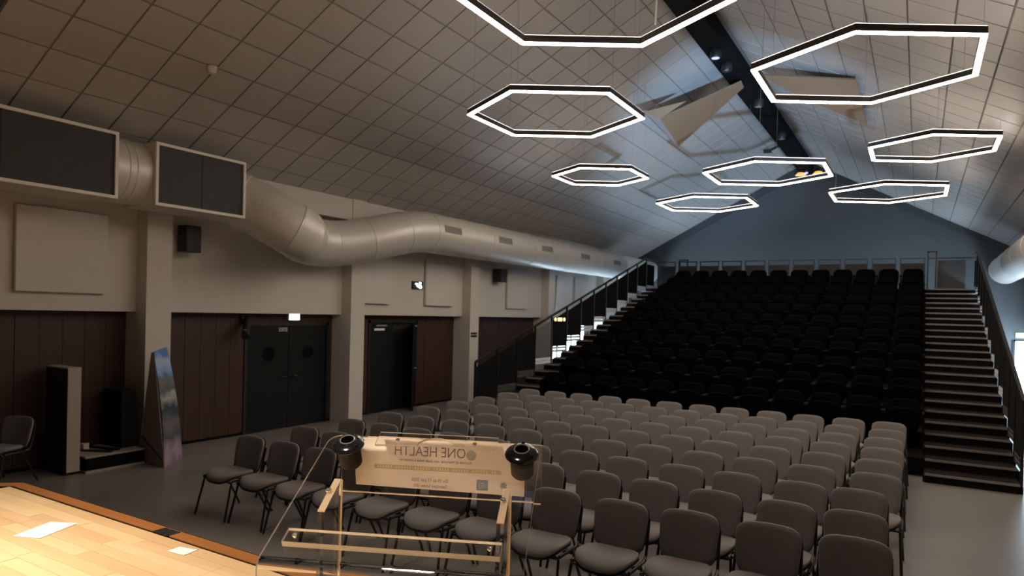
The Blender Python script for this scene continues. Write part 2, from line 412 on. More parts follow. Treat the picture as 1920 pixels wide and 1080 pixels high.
# spotlight on an arm, on the planking left of the double doors
t = thing('wall_spotlight', 'black tilted spotlight on a bracket left of the dark double doors', 'spotlight', (-10.42, 8.02, 2.10))
t.scale = (1.3, 1.3, 1.5)
B().box(-0.02, 0.02, -0.05, 0.05, -0.03, 0.06).build('wall_bracket', M_black, t)
B().tube([(0, 0, 0.0), (0.08, -0.02, -0.02)], 0.02, 10).build('arm', M_black, t, smooth=True)
B().tube([(0.03, 0.03, 0.0), (0.22, -0.14, -0.20)], [0.045, 0.052], 16).build('lamp_body', M_black, t, smooth=True)
B().tube([(0.175, -0.108, -0.158), (0.185, -0.115, -0.167)], 0.053, 16).build('rim', M_alu, t, smooth=True)
# wall switches on the far pillar
t = thing('switch_plate', 'small dark double switch plate on the far pillar', 'switch', (-9.93, 14.68, 1.74))
B().box(0, 0.015, -0.13, 0.13, 0.01, 0.06).box(0, 0.015, -0.13, 0.13, -0.06, -0.01).build('plate', M_plast, t)
B().box(0.015, 0.02, -0.05, 0.05, 0.02, 0.05).box(0.015, 0.02, -0.05, 0.05, -0.05, -0.02).build('rocker', M_tube, t)
# smoke detector
tag(B().lathe([(0, -0.09), (0.04, -0.09), (0.055, -0.06), (0.06, -0.02), (0.07, 0.0), (0, 0)], 20).build('smoke_detector', M_frame, smooth=True, loc=(-8.16, 5.7, 5.51)),
    'small white round detector on the left ceiling slope', 'smoke detector')

# ------------------------------------------------------------------ ducts
def sweep(path, r, root, seams, name='duct_section', n=40):
    """continuous swept sections between the seam indices, welded bands on the seams"""
    P = [Vector(p) for p in path]; T = []
    for i in range(len(P)):
        if i == 0: t = P[1]-P[0]
        elif i == len(P)-1: t = P[-1]-P[-2]
        else: t = (P[i+1]-P[i]).normalized()+(P[i]-P[i-1]).normalized()
        T.append(t.normalized())
    X = []; prev = Vector((0, 0, 1))
    for t in T:
        x = (prev-t*prev.dot(t)).normalized(); X.append(x); prev = x
    def ring(i, rr):
        y = T[i].cross(X[i]); k = 1.0
        return [P[i]+(X[i]*math.cos(2*PI*q/n)+y*math.sin(2*PI*q/n))*rr for q in range(n)]
    for a, b_ in zip(seams[:-1], seams[1:]):
        vs = []; fs = []
        for i in range(a, b_+1): vs += ring(i, r)
        m_ = b_-a
        for i in range(m_):
            for q in range(n): fs.append((i*n+q, i*n+(q+1) % n, (i+1)*n+(q+1) % n, (i+1)*n+q))
        B().add(vs, fs).build(name, M_duct, root, smooth=True)
    for s in seams:
        t = T[s]; y = t.cross(X[s])
        prof = [(r, -0.02), (r+0.008, -0.012), (r+0.008, 0.012), (r, 0.02)]
        vs = []; fs = []
        for rr, z in prof: vs += [P[s]+t*z+(X[s]*math.cos(2*PI*q/n)+y*math.sin(2*PI*q/n))*rr for q in range(n)]
        for i in range(3):
            for q in range(n): fs.append((i*n+q, i*n+(q+1) % n, (i+1)*n+(q+1) % n, (i+1)*n+q))
        B().add(vs, fs).build('seam_band', M_duct, root, smooth=True)
R = 0.44
du = thing('ventilation_duct', 'thick round pale metal duct snaking along the left wall under the roof', 'duct', (0, 0, 0))
sweep([(-9.55, 1.8, 4.16), (-9.55, 3.6, 4.16)], R, du, [0, 1])
sweep([(-9.55, 4.9, 4.16), (-9.55, 5.2, 4.16), (-9.55, 5.3, 4.16), (-9.55, 5.6, 4.16)], R, du, [0, 1, 2, 3])
p1 = [(-9.62, 6.80, 4.15), (-9.61, 7.02, 4.13), (-9.52, 7.20, 4.06), (-9.28, 7.38, 3.92), (-8.98, 7.58, 3.72), (-8.86, 7.72, 3.62), (-8.84, 7.86, 3.57),
      (-9.00, 8.02, 3.56), (-9.40, 8.34, 3.60), (-9.66, 8.64, 3.59), (-9.75, 9.00, 3.56), (-9.75, 9.35, 3.57), (-9.68, 9.75, 3.62), (-9.54, 10.15, 3.72),
      (-9.43, 10.6, 3.84), (-9.38, 11.0, 3.94), (-9.36, 11.4, 4.02), (-9.36, 11.8, 4.06), (-9.36, 14, 4.07), (-9.36, 16.2, 4.08), (-9.36, 18.4, 4.09), (-9.36, 20.6, 4.10), (-9.36, 22.8, 4.10), (-9.36, 26.2, 4.10)]
sweep(p1, R, du, [0, 1, 2, 5, 7, 9, 11, 13, 15, 17, 18, 19, 20, 21, 22, 23])
for yc in (12.29, 14.52, 16.75, 19.27, 21.85):
    vt = B(); a0 = math.radians(8)
    vt.box(-0.01, 0.012, -0.31, 0.31, -0.075, 0.075)
    o = vt.build('vent', M_slot, du, mw=Matrix.Translation((-9.36+R*math.cos(a0), yc, 4.08+R*math.sin(a0))) @ Matrix.Rotation(-a0, 4, 'Y'))
    v2 = B()
    for q in range(13): v2.box(0.012, 0.02, -0.28+q*0.045, -0.262+q*0.045, -0.06, 0.06)
    v2.build('louvre', M_grid, o)
du2 = thing('ventilation_duct', 'round pale metal duct at the far right under the roof slope', 'duct', (0, 0, 0))
sweep([(2.3, 14, 4.1)]+[(2.3, y, 4.1) for y in (16.2, 18.4, 20.6, 22.8, 26.2)], R, du2, [0, 1, 2, 3, 4, 5])
def outlet(ya, yb, lab):
    t = thing('air_outlet_box', lab, 'air vent', (-9.08, ya, 3.70), 0, 'air outlet boxes along the left duct')
    L = yb-ya; h = 0.87
    B().box(-0.72, -0.02, 0, L, 0, h).build('casing', M_wall, t)
    f = B(); e = 0.04
    f.box(-0.03, 0.03, 0, L, 0, e).box(-0.03, 0.03, 0, L, h-e, h).box(-0.03, 0.03, 0, e, e, h-e).box(-0.03, 0.03, L-e, L, e, h-e)
    f.build('frame', M_frame, t)
    g = B().box(-0.015, -0.005, e, L-e, e, h-e).build('grille', M_grille, t)
    s = B()
    for q in range(int((h-2*e)/0.03)): s.box(-0.005, 0.004, e, L-e, e+0.012+q*0.03, e+0.018+q*0.03)
    stuff(s.build('louvre', M_mesh, g))
    B().box(-0.005, 0.005, L/2-0.003, L/2+0.003, e, h-e).build('divider', M_grille, g)
outlet(2.35, 4.99, 'long dark grille box in a pale frame, at the left edge')
outlet(5.50, 6.95, 'dark grille box in a pale frame beside the duct elbow')

# ------------------------------------------------------------------ ridge beam with its lamps
rb = thing('ridge_beam', 'black box truss running along the ridge of the roof', 'beam', (0, 0, 0))
B().box(-3.76, -3.34, Y0, 26.2, 7.55, 7.62).build('bottom_plate', M_matte, rb)
B().box(-3.76, -3.72, Y0, 26.2, 7.62, 7.9).build('side_plate', M_matte, rb)
B().box(-3.38, -3.34, Y0, 26.2, 7.62, 7.9).build('side_plate', M_matte, rb)
def beam_spot(x, y, m, lab, kind=0):
    t = thing('beam_spotlight', lab, 'spotlight', (x, y, 7.55), 0, 'lamps under the ridge beam')
    B().lathe([(0, 0), (0.09, 0), (0.105, -0.04), (0.105, -0.15), (0.09, -0.18), (0.08, -0.17), (0, -0.17)], 20).build('housing', M_black if kind == 0 else M_lampb, t, smooth=True)
    B().lathe([(0, -0.172), (0.075, -0.176), (0, -0.178)], 16).build('lens', m, t, smooth=True)
beam_spot(-3.52, 13.3, M_blue, 'round black ceiling spot with a blue lens on the near ridge beam')
beam_spot(-3.5, 14.1, M_gloss, 'unlit black ceiling spot just behind the near blue one')
beam_spot(-3.40, 16.8, M_slot, 'dull ceiling spot beside the corner of the big right hexagon', 1)
beam_spot(-3.42, 20.1, M_slot, 'dull ceiling spot on the ridge beam beyond the brown sails', 1)
beam_spot(-3.50, 23.3, M_gloss, 'black ceiling spot at the far end of the ridge beam', 1)
t = thing('projector_arm', 'short black arm sticking out left of the far ridge beam', 'bracket', (-3.76, 21.7, 7.58))
B().tube([(0, 0, 0), (-0.22, -0.1, -0.12)], 0.04, 8).build('arm', M_black, t)
B().box(-0.42, -0.2, -0.18, -0.02, -0.19, -0.1, bev=0.01).build('head', M_black, t)
for x, lab in ((-3.66, 'orange glowing lamp at the far beam end, left one'), (-3.10, 'orange glowing lamp at the far beam end, right one')):
    t = thing('orange_lamp', lab, 'lamp', (x, 25.4, 7.55), 0, 'orange lamps at the far end of the beam')
    B().lathe([(0, 0), (0.08, 0), (0.10, -0.09), (0, -0.09)], 16).build('housing', M_black, t)
    B().lathe([(0, -0.09), (0.10, -0.09), (0.18, -0.17), (0.0, -0.2)], 16).build('shade', M_orange, t)
t = thing('blue_indicator', 'tiny blue light between the orange lamps', 'lamp', (-3.47, 25.3, 7.55))
B().lathe([(0, 0), (0.05, 0), (0.05, -0.10), (0, -0.10)], 12).build('housing', M_black, t)
B().lathe([(0.045, -0.10), (0.06, -0.12), (0.05, -0.15), (0, -0.16)], 12).build('lens', M_blue, t)
tag(B().box(-4.35, -3.95, 8.75, 9.25, 7.03, 7.3, bev=0.02).build('ceiling_projector', M_black), 'black box hung at the top edge above the nearest hexagon lamp', 'projector')

# ------------------------------------------------------------------ folded reflector sails under the ridge
def sail(label, faces, mats, wires):
    t = thing('ceiling_sail', label, 'ceiling panel', (0, 0, 0), 0, 'folded brown sails under the ridge')
    for poly, m in zip(faces, mats):
        P = [Vector(p) for p in poly]; nn = (P[1]-P[0]).cross(P[2]-P[0]).normalized()
        if nn.z < 0: nn = -nn
        B().prism(P, nn*0.03).build('sail_face', m, t)
    for a in wires:
        a = Vector(a); zc = RZ-abs(a.x-RX)*sl
        B().tube([a, (a.x, a.y, zc)], 0.006, 6).build('wire', M_alu, t)
tip = Vector((-3.40, 15.0, 7.42)); tip2 = Vector((-3.45, 15.45, 7.44))
low = Vector((-5.33, 16.90, 6.65)); mid = Vector((-4.80, 13.90, 6.52)); upl = Vector((-5.05, 13.60, 6.62)); br = Vector((-4.32, 14.15, 6.90))
sail('brown folded triangular sail hung left of the ridge beam', [[mid, tip, tip2, low], [upl, mid, low], [upl, br, mid]], [M_sail, M_sailw, M_sail], [low, upl])
ra = Vector((-2.92, 14.45, 7.32)); rb_ = Vector((-1.06, 13.2, 6.55)); rc = Vector((-1.07, 16.30, 6.55)); rd = Vector((-2.14, 14.75, 6.82))
sail('brown folded triangular sail right of the beam, seen through the big hexagon', [[ra, rb_, rd], [rb_, rc, rd]], [M_sail, M_sail], [rb_, rc])

# ------------------------------------------------------------------ hexagonal pendants
ZH = 5.25; DH = 2.9
def hexagon(cx, cy, r, label):
    t = thing('hexagon_pendant', label, 'pendant lamp', (cx*DH, cy*DH, ZH), 0, 'glowing hexagon pendants')
    rr = r*DH; w_ = 0.030; h = 0.085
    V = [Vector((math.cos(a)*rr, math.sin(a)*rr, 0)) for a in [math.radians(30+60*k) for k in range(6)]]
    def ringm(z0, z1, ri, ro, mi, b):
        vs = []; fs = []
        for k in range(6):
            u = V[k].normalized()
            for q, z in ((ri, z0), (ro, z0), (ro, z1), (ri, z1)): vs.append(u*(rr+q)+Vector((0, 0, z)))
        for k in range(6):
            j = (k+1) % 6
            for e in range(4): fs.append((k*4+e, j*4+e, j*4+(e+1) % 4, k*4+(e+1) % 4))
        return b.add(vs, fs, mi)
    k_ = 1/math.cos(PI/6)
    ringm(0.012, h, -w_*k_, w_*k_, 0, B()).build('profile', M_lampb, t)
    ringm(0.0, 0.011, -w_*k_*.94, w_*k_*.94, 0, B()).build('diffuser', M_strip, t)
    ringm(h+0.001, h+0.006, -w_*k_*.8, w_*k_*.8, 0, B()).build('fill_glow', M_ceilfill, t)  # unseen glowing ring, added to brighten the ceiling
    for k in (0, 1, 2, 3, 4, 5):
        p = V[k]*0.94+V[(k+1) % 6]*0.06 if k in (1, 4) else V[k]*0.9+V[(k+1) % 6]*0.1
        wx, wy = p.x+cx*DH, p.y+cy*DH
        zc = RZ-abs(wx-RX)*sl-ZH-0.01
        B().tube([(p.x, p.y, h), (p.x, p.y, h+0.03)], 0.012, 8).build('fixing', M_alu, t)
        B().tube([(p.x, p.y, h+0.03), (p.x, p.y, zc)], 0.0022 if zc > 1.2 else 0.002, 5).build('wire', M_alu, t)
    return t
h0 = hexagon(-0.912, 1.968, 0.440, 'nearest glowing hexagon lamp, cut off by the top edge of the picture')
p = Vector((math.cos(math.radians(96))*1.12, math.sin(math.radians(96))*1.12, 0))
cb = B().tube([(0.24, 1.02, 0.09), (0.25, 1.02, 0.6), (0.22, 1.02, 1.4), (0.26, 1.02, 2.25)], 0.010, 8).build('power_cable', M_frame, h0, smooth=True)
hexagon(-1.615, 3.081, 0.440, 'large glowing hexagon lamp left of the brown sail')
hexagon(-0.217, 3.073, 0.443, 'largest glowing hexagon lamp in full view, upper right')
hexagon(-2.023, 4.583, 0.342, 'small glowing hexagon lamp, leftmost of the far ones')
hexagon(-0.926, 4.946, 0.438, 'glowing hexagon lamp in front of the orange lamps on the ridge')
hexagon(-1.639, 6.065, 0.441, 'lowest glowing hexagon lamp left of the ridge')
hexagon(0.038, 4.593, 0.353, 'small glowing hexagon lamp at the right edge of the far group')
hexagon(-0.236, 6.065, 0.447, 'lowest glowing hexagon lamp right of the ridge')

# ------------------------------------------------------------------ stage
S = 0.9
st = thing('stage', 'pale wooden stage platform filling the lower left corner', 'stage', (0, 0, 0))
B().prism([(-5.99, -4, 0), (-5.99, 2.58, 0), (3.0, 2.55, 0), (3.0, -4, 0)], (0, 0, S-0.03)).build('base', M_matte, st)
# black joint and brown edge board
def edge_strip(a, b_, name, m, z0, z1):
    # a: inner offset, b: outer offset from the front line; bends back at the left corner
    q = [(-7.6, 1.15), (-5.99, 2.52), (3.0, 2.50)]
    def off(d): return [(-7.6-d*.62, 1.15+d*.78), (-5.99-d*.30, 2.52+d*.95), (3.0, 2.50+d)]
    I = off(a); O = off(b_)
    poly = [(x, y, z0) for x, y in I]+[(x, y, z0) for x, y in reversed(O)]
    return B().prism(poly, (0, 0, z1-z0)).build(name, m, st)
edge_strip(0.0, 0.022, 'joint_strip', M_matte, S-0.03, S-0.002)
edge_strip(0.022, 0.115, 'edge_board', M_edge, S-0.05, S+0.004)
edge_strip(0.115, 0.125, 'edge_lip', M_matte, S-0.30, S+0.002)
stg = B().prism([(-7.6, 1.15, 0), (-5.99, 2.52, 0), (-5.99, -4, 0), (-7.6, -4, 0)], (0, 0, S-0.03)).build('side_base', M_matte, st)
# planks of the stage
pm = {}
rnd = random.Random(3)
rest = B(); cnt = 0
PW = 0.095
for j in range(-30, 27):
    y = 0.05+PW*j
    if y+PW > 2.52: break
    x = -7.5-rnd.random()*1.1
    while x < 2.9:
        L = rnd.choice((0.45, 0.6, 0.75, 0.9)); x1 = min(x+L, 3.0)
        xa = x
        # cut by the slanting left end
        xl = -7.6+(y+PW-1.15)*1.61/1.37 if y+PW > 1.15 else -7.6
        xa = max(xa, xl)
        if x1-xa > 0.06:
            c = ((xa+x1)/2, y+PW/2)
            mi = rnd.choice((0, 1, 2, 0, 1))
            if c[0] < 0.2 and c[1] > 0.2 and cnt < 300:
                z = S+rnd.uniform(-.0006, .0006)
                B().box(xa+.0012, x1-.0012, y+.0012, y+PW-.0012, z-0.03, z).build('floor_plank', (M_stage, M_stage2, M_stage3)[mi], st); cnt += 1
            else: rest.box(xa+.0012, x1-.0012, y+.0012, y+PW-.0012, S-0.03, S, mi)
        x = x1 if x1 >= 3.0 else x+L
stuff(rest.build('floor_planks', [M_stage, M_stage2, M_stage3], st))
B().box(-4.12, -3.96, 2.525, 2.615, S+0.004, S+0.007).build('cable_hatch', M_plast, st)
def sheet(name, pts, lab):
    o = B().prism([(x, y, S+0.002) for x, y in pts], (0, 0, 0.0015))
    return tag(o.build(name, M_paper), lab, 'paper', 'papers on the stage floor')
sheet('paper_sheet', [(-4.709, 2.002), (-4.826, 2.268), (-4.657, 2.348), (-4.539, 2.075)], 'larger white sheet of paper lying on the pale stage boards')
sheet('paper_sheet', [(-3.726, 2.379), (-3.734, 2.461), (-3.603, 2.487), (-3.587, 2.392)], 'small white slip of paper near the stage edge and lectern')

# ------------------------------------------------------------------ lectern
FL = Vector((-1.427, 1.401, 1.9885)); e1 = Vector((0.9157, 0.402, 0)).normalized()
e2 = Vector((0.3509, -0.8245, -0.4439)); e2 = (e2-e1*e2.dot(e1)).normalized(); n3 = e2.cross(e1); n3 = n3 if n3.z > 0 else -n3
# local frame: x along e1, y towards the far edge (-e2), z = n3
LM = Matrix((e1, -e2, n3)).transposed().to_4x4(); LM.translation = FL
ou = Vector((-0.402, 0.9157, 0)).normalized()
lec = thing('lectern', 'clear acrylic lectern with sloping top and two black microphone sockets', 'lectern', (FL.x+0.35, FL.y-0.1, S))
def place(o, mw):
    o.matrix_basis = Matrix.Translation(-lec.location) @ mw; return o
# desk: rounded far corners, near edge rolled down
def desk():
    th = 0.010; prof = []
    W = 0.60; rc_ = 0.035
    def xlim(y):    # y measured from far edge, negative going near
        d = -y
        if d < rc_: return rc_-math.sqrt(max(0, rc_**2-(rc_-d)**2))
        return 0.0
    rows = []
    for d in [0, .002, .005, .01, .018, .027, .035, .1, .2, .3, .4, .455]:
        rows.append((Vector((0, -d, 0)), Vector((0, 0, 1)), xlim(-d)))
    Rb = 0.03
    for k in range(1, 9):
        a = k/8*math.radians(64)
        rows.append((Vector((0, -.455-Rb*math.sin(a), -Rb*(1-math.cos(a)))), Vector((0, -math.sin(a), math.cos(a))), 0))
    last, nn, _ = rows[-1]; dirv = Vector((0, -math.cos(math.radians(64)), -math.sin(math.radians(64))))
    rows.append((last+dirv*0.09, nn, 0))
    vs = []; fs = []; mi = []
    for p_, nn, xl in rows:
        for side in (0, 1):
            for x in (xl, W-xl): vs.append(p_+Vector((x, 0, 0))-nn*(th*side))
    n = len(rows)
    for i in range(n-1):
        a = i*4; c = a+4
        fs += [(a, a+1, c+1, c), (a+2, c+2, c+3, a+3), (a, c, c+2, a+2), (a+1, a+3, c+3, c+1)]; mi += [0, 0, 1, 1]
    fs += [(0, 2, 3, 1), ((n-1)*4, (n-1)*4+1, (n-1)*4+3, (n-1)*4+2)]; mi += [1, 1]
    b = B(); b.v = vs; b.f = fs; b.m = mi
    return b
dk = desk().build('desk_top', [M_acr, M_acre], lec, smooth=True); place(dk, LM)
# overlay plate with a finger notch, on the far part of the desk
pp = [(0.142, 0.014), (0.48, 0.014), (0.48, -0.038)]
pp += [(0.359, -0.038)]+[(0.31+0.05*math.cos(a), -0.038+0.036*math.sin(a)) for a in [math.radians(180*k/12) for k in range(1, 12)]]+[(0.26, -0.038), (0.142, -0.044)]
pl = B().prism([(x, y, 0.0015) for x, y in pp], (0, 0, 0.006)); pl.m = [0, 0]+[1]*len(pp)
place(pl.build('holder_plate', [M_acr, M_acre], lec), LM)
def screw(x, y, z, rr=0.006):
    b = B().lathe([(0, 0), (rr*.55, 0.0002), (rr*.6, 0.0018), (rr, 0.0018), (rr, 0), (rr*.5, -0.012), (0, -0.012)], 16)
    o = b.build('screw', M_screw, lec, smooth=True); place(o, LM @ Matrix.Translation((x, y, z)))
screw(0.20, -0.018, 0.006); screw(0.418, -0.019, 0.006)
screw(0.078, -0.231, 0.001, 0.007); screw(0.524, -0.228, 0.001, 0.007)
# stop bar
bb = B().box(0.041, 0.545, -0.425, -0.383, 0.0005, 0.016)
bb.m = [0, 0, 1, 1, 1, 1]
place(bb.build('stop_bar', [M_acr, M_acre], lec), LM)
screw(0.065, -0.404, 0.0165); screw(0.52, -0.403, 0.0165)
# microphone sockets
def socket(x, y):
    r = 0.046
    prof = [(0.017, -0.02), (0.017, 0.016), (0.0195, 0.018), (0.022, 0.016), (0.023, 0.013), (0.026, 0.0125), (0.036, 0.010), (0.044, 0.004), (0.046, 0.0), (0.045, -0.002), (0.02, -0.002)]
    b = B().lathe(prof, 40)
    o = b.build('socket_flange', M_gloss, lec, smooth=True); mw = LM @ Matrix.Translation((x, y, 0.001)); place(o, mw)
    b = B().lathe([(0.0178, 0.0168), (0.0195, 0.0192), (0.0212, 0.0168)], 40)
    q = b.build('socket_ring', M_alu, o, smooth=True)
    b = B().lathe([(0, -0.05), (0.0175, -0.05), (0.0175, 0.0)], 24); b.build('socket_bore', M_matte, o, smooth=True)
    for k in range(3):
        a = math.radians(90+120*k); B().lathe([(0, 0.0125), (0.0045, 0.0128), (0.0045, 0.004)], 12, org=(0.0335*math.cos(a), 0.0335*math.sin(a), 0)).build('socket_screw', M_matte, o, smooth=True)
    zt = Matrix.Translation(mw.translation)    # the rubber sleeve hangs square to the desk
    o2 = B().lathe([(0, -0.075), (0.026, -0.075), (0.031, -0.068), (0.032, -0.012), (0.030, -0.012)], 32).build('socket_sleeve', M_sleeve, lec, smooth=True); place(o2, mw)
socket(0.064, -0.043); socket(0.551, -0.045)
# front board with the printed sheet
def bp(u, z, d=0.0): return FL + e1*u + ou*(0.03+d) + Vector((0, 0, z))
def board(u0, u1, z0, z1, d0, d1, name, mats, mi=None):
    b = B().prism([bp(u0, z0, d0), bp(u1, z0, d0), bp(u1, z1, d0), bp(u0, z1, d0)], ou*(d1-d0))
    if mi: b.m = mi
    o = b.build(name, mats, lec); place(o, Matrix.Identity(4)); return o
board(0.02, 0.600, -0.171, -0.008, 0.003, 0.009, 'front_board', [M_acr, M_acre], [0, 0, 1, 1, 1, 1])
board(0.02, 0.600, -0.1745, -0.1715, 0.003, 0.009, 'edge_glint', M_glint)  # pale strip painted as the bright lower edge of the board
M_sheet = mat('printed_sheet', (0.62, 0.54, 0.48), 0.8, noise=0.03, scale=6)
b = B().prism([bp(0.066, -0.150, -0.0006), bp(0.5537, -0.157, -0.0006), bp(0.5537, -0.012, -0.0006), bp(0.056, -0.012, -0.0006)], ou*0.0006)
ps = b.build('printed_sheet', M_sheet, lec); place(ps, Matrix.Identity(4))
M_ink = mat('ink_grey', (0.20, 0.155, 0.135), 0.8); M_band = mat('ink_olive', (0.42, 0.34, 0.20), 0.8); M_blui = mat('ink_blue', (0.18, 0.20, 0.22), 0.8)
M_pale = mat('ink_pale', (0.58, 0.48, 0.36), 0.8); M_green = mat('ink_green', (0.22, 0.23, 0.16), 0.8); M_logo = mat('ink_logo', (0.34, 0.31, 0.27), 0.8)
def tm(u, z, dd=0.0):    # frame of text that faces the hall, so it reads reversed from the stage
    x = -e1; y = Vector((0, 0, 1)); zz = ou
    m_ = Matrix((x, y, zz)).transposed().to_4x4(); m_.translation = bp(u, z, -0.0012-dd); return m_
def pt(body, size, m, u, z, sx=1.0, dd=0.0):
    o = text(body, size, m, 'print', None, Matrix.Identity(4), ext=0.0002); o.parent = ps; o.matrix_basis = tm(u, z, dd) @ Matrix.Diagonal((sx, 1, 1, 1)); 
    return o
pt('ONE HEALTH', 0.040, M_ink, 0.281, -0.047, 0.86)
pt('Animale et Humaine, une seule santé à préserver', 0.0115, M_ink, 0.297, -0.0715, 0.92)
pt('Du 10 au 13 juin 2025', 0.0135, M_ink, 0.283, -0.1265, 0.88)
pt('Saint-Lary Soulan (65)', 0.0125, M_ink, 0.284, -0.143, 0.88)
def flat(poly, m, name, dd=0.0):
    b = B().prism([bp(u, z, -0.0009-dd) for u, z in poly], ou*0.0003); o = b.build(name, m, ps)
    return o
flat([(0.1195, -0.1005), (0.4875, -0.0995), (0.4875, -0.0875), (0.1195, -0.088)], M_band, 'printed_band')
for q in range(44):
    u = 0.128+q*0.0079
    if q % 7 == 6: continue
    flat([(u, -0.0975), (u+0.0035, -0.0975), (u+0.0035, -0.0905), (u, -0.0905)], M_pale, 'printed_mark', 0.0004)
flat([(0.4008+0.0145*math.cos(a), -0.0495+0.0145*math.sin(a)) for a in [2*PI*k/20 for k in range(20)]], M_logo, 'round_logo')
flat([(0.4179, -0.1465), (0.4507, -0.1465), (0.4507, -0.1165), (0.4179, -0.1165)], M_blui, 'square_logo')
sp_ = B().tube([bp(0.4343+0.0004*k*math.cos(k*.42)*1.0, -0.1335+0.0004*k*math.sin(k*.42), -0.0016) for k in range(2, 26)], 0.0008, 5)
sp_.build('spiral', M_pale, ps)
flat([(0.4943+(0.0125 if k % 2 else 0.007)*math.cos(2*PI*k/14), -0.1305+(0.0125 if k % 2 else 0.007)*math.sin(2*PI*k/14)) for k in range(14)], M_green, 'star_logo')
flat([(0.075, -0.1475), (0.165, -0.1490), (0.165, -0.1445), (0.075, -0.143)], M_pale, 'printed_mark')
# uprights and base
def upright(u):
    a = FL+e1*u+e2*0.180; c = FL+e1*u+e2*0.300; w_ = e1*0.018; dz = n3*0.0115
    P = [a-dz, c-dz, Vector((c.x, c.y, S+0.018)), Vector((a.x, a.y, S+0.018))]
    b = B().prism([q-w_*0.5 for q in P], w_)
    o = b.build('upright', M_acr, lec); place(o, Matrix.Identity(4))
    P = [a-dz*1.0, c-dz*1.0, c-dz*1.35, a-dz*1.35]
    b = B().prism([q-w_*0.5 for q in P], w_); o = b.build('upright_glint', M_glint, lec); place(o, Matrix.Translation(n3*0.0022))  # tan strip imitates the wood mirrored in the top edge
    q0 = a-dz+w_*0.5; q1 = Vector((q0.x, q0.y, S+0.018))
    b = B().prism([q0, q0+e2*0.004+w_*0.02, q1+e2*0.004, q1], w_*0.22); o = b.build('edge_glint', M_glint, lec); place(o, Matrix.Identity(4))  # thin tan strip painted as the shine along the far edge
upright(0.084); upright(0.528)
bc = FL+e1*0.3+e2*0.26; bs = ou
P = [bc+e1*sx*0.30+bs*sy*0.21 for sx, sy in ((-1, -1), (1, -1), (1, 1), (-1, 1))]
b = B().prism([(q.x, q.y, S+0.002) for q in P], (0, 0, 0.015)); place(b.build('base_plate', M_acr, lec), Matrix.Identity(4))

# ------------------------------------------------------------------ hall chairs
def make_chair():
    t = bpy.data.objects.new('stacking_chair', None); C.objects.link(t)
    # backrest: leans back, curved round the sitter, lower edge bowed down
    th = math.radians(13)
    def cb(v):
        x, y, z = v.x, v.y, v.z
        if z < 0: z -= 0.028*(1-(x/0.225)**2)*(-z/0.19)
        else: z += 0.016*(1-(x/0.225)**2)*(z/0.19)
        x *= 1+0.06*z/0.19
        y += -0.035*(x/0.225)**2*1.0 + 0.02
        return Vector((x, y*math.cos(th)+z*math.sin(th), z*math.cos(th)-y*math.sin(th)+0.633))
    vs, fs = pad(0.455, 0.378, 0.045, 5.0, cb)
    B().add(vs, fs).build('backrest', M_fab, t, smooth=True)
    vs, fs = pad(0.457, 0.380, 0.02, 5.0, lambda v: cb(Vector((v.x, v.y+0.026, v.z))))
    B().add(vs, fs).build('back_shell', M_plast, t, smooth=True)
    # seat
    def cs(v):
        x, y, z = v.x, -v.z, v.y      # outline to the floor plane
        zz = -z
        up = 0.022*(abs(x)/0.24)**2 - 0.05*max(0, (-y-0.08)/0.13)**2
        wd = 1.0-0.06*(y/0.2 if y > 0 else 0)
        return Vector((x*wd, y-0.25, zz+0.455+up))
    vs, fs = pad(0.475, 0.42, 0.05, 3.2, cs)
    B().add(vs, fs).build('seat', M_fab, t, smooth=True)
    vs, fs = pad(0.478, 0.422, 0.018, 3.2, lambda v: cs(Vector((v.x, v.y+0.030, v.z))))
    B().add(vs, fs).build('seat_shell', M_plast, t, smooth=True)
    for s in (-1, 1):
        B().tube([(s*0.215, -0.43, 0.425), (s*0.235, -0.405, 0.40), (s*0.262, -0.50, 0.0)], 0.0125, 8).build('leg', M_tube, t, smooth=True)
        B().tube([(s*0.235, -0.38, 0.415), (s*0.232, -0.15, 0.41), (s*0.255, 0.07, 0.0)], 0.0125, 8).build('leg', M_tube, t, smooth=True)
        B().tube([(s*0.240, -0.40, 0.42), (s*0.238, -0.10, 0.415), (s*0.236, -0.035, 0.44), (s*0.232, 0.0, 0.53), (s*0.226, 0.05, 0.72)], 0.0115, 8).build('back_post', M_tube, t, smooth=True)
        B().box(s*0.24-0.012, s*0.24+0.012, -0.50+0.10, -0.05, 0.408, 0.422).build('side_rail', M_tube, t)
    B().tube([(-0.24, -0.16, 0.38), (0.24, -0.16, 0.38)], 0.011, 8).build('crossbar', M_tube, t)
    B().tube([(-0.235, -0.40, 0.40), (0.235, -0.40, 0.40)], 0.011, 8).build('crossbar', M_tube, t)
    return t
proto = make_chair()
rown = ['front', 'second', 'third', 'fourth', 'fifth', 'sixth', 'seventh', 'eighth', 'back']
ordn = ['first', 'second', 'third', 'fourth', 'fifth', 'sixth', 'seventh', 'eighth', 'ninth', 'tenth', 'eleventh', 'last']
rn = random.Random(11)
first = True
for r in range(9):
    for c in range(12):
        x = -0.335-0.5715*(c)+rn.uniform(-.018, .018); y = 5.30+0.825*r+rn.uniform(-.02, .02)
        rz = rn.uniform(-.03, .03)
        if r == 0:
            y += 0.10*(1-c/4) if c < 4 else 0
        if r in (1, 2) and c == 0: x -= 0.07
        o = proto if first else copy_tree(proto); first = False
        o.location = (x, y-0.09, 0); o.rotation_euler = (0, 0, rz)
        n_ = 'nearest the right aisle' if c == 0 else ('at the left end' if c == 11 else ordn[c]+' from the right aisle')
        tag(o, 'grey padded chair in the %s row, %s' % (rown[r], n_), 'chair', 'grey padded chairs in rows on the hall floor')
o = copy_tree(proto); o.location = (-10.0, 4.28, 0); o.rotation_euler = (0, 0, math.radians(20))
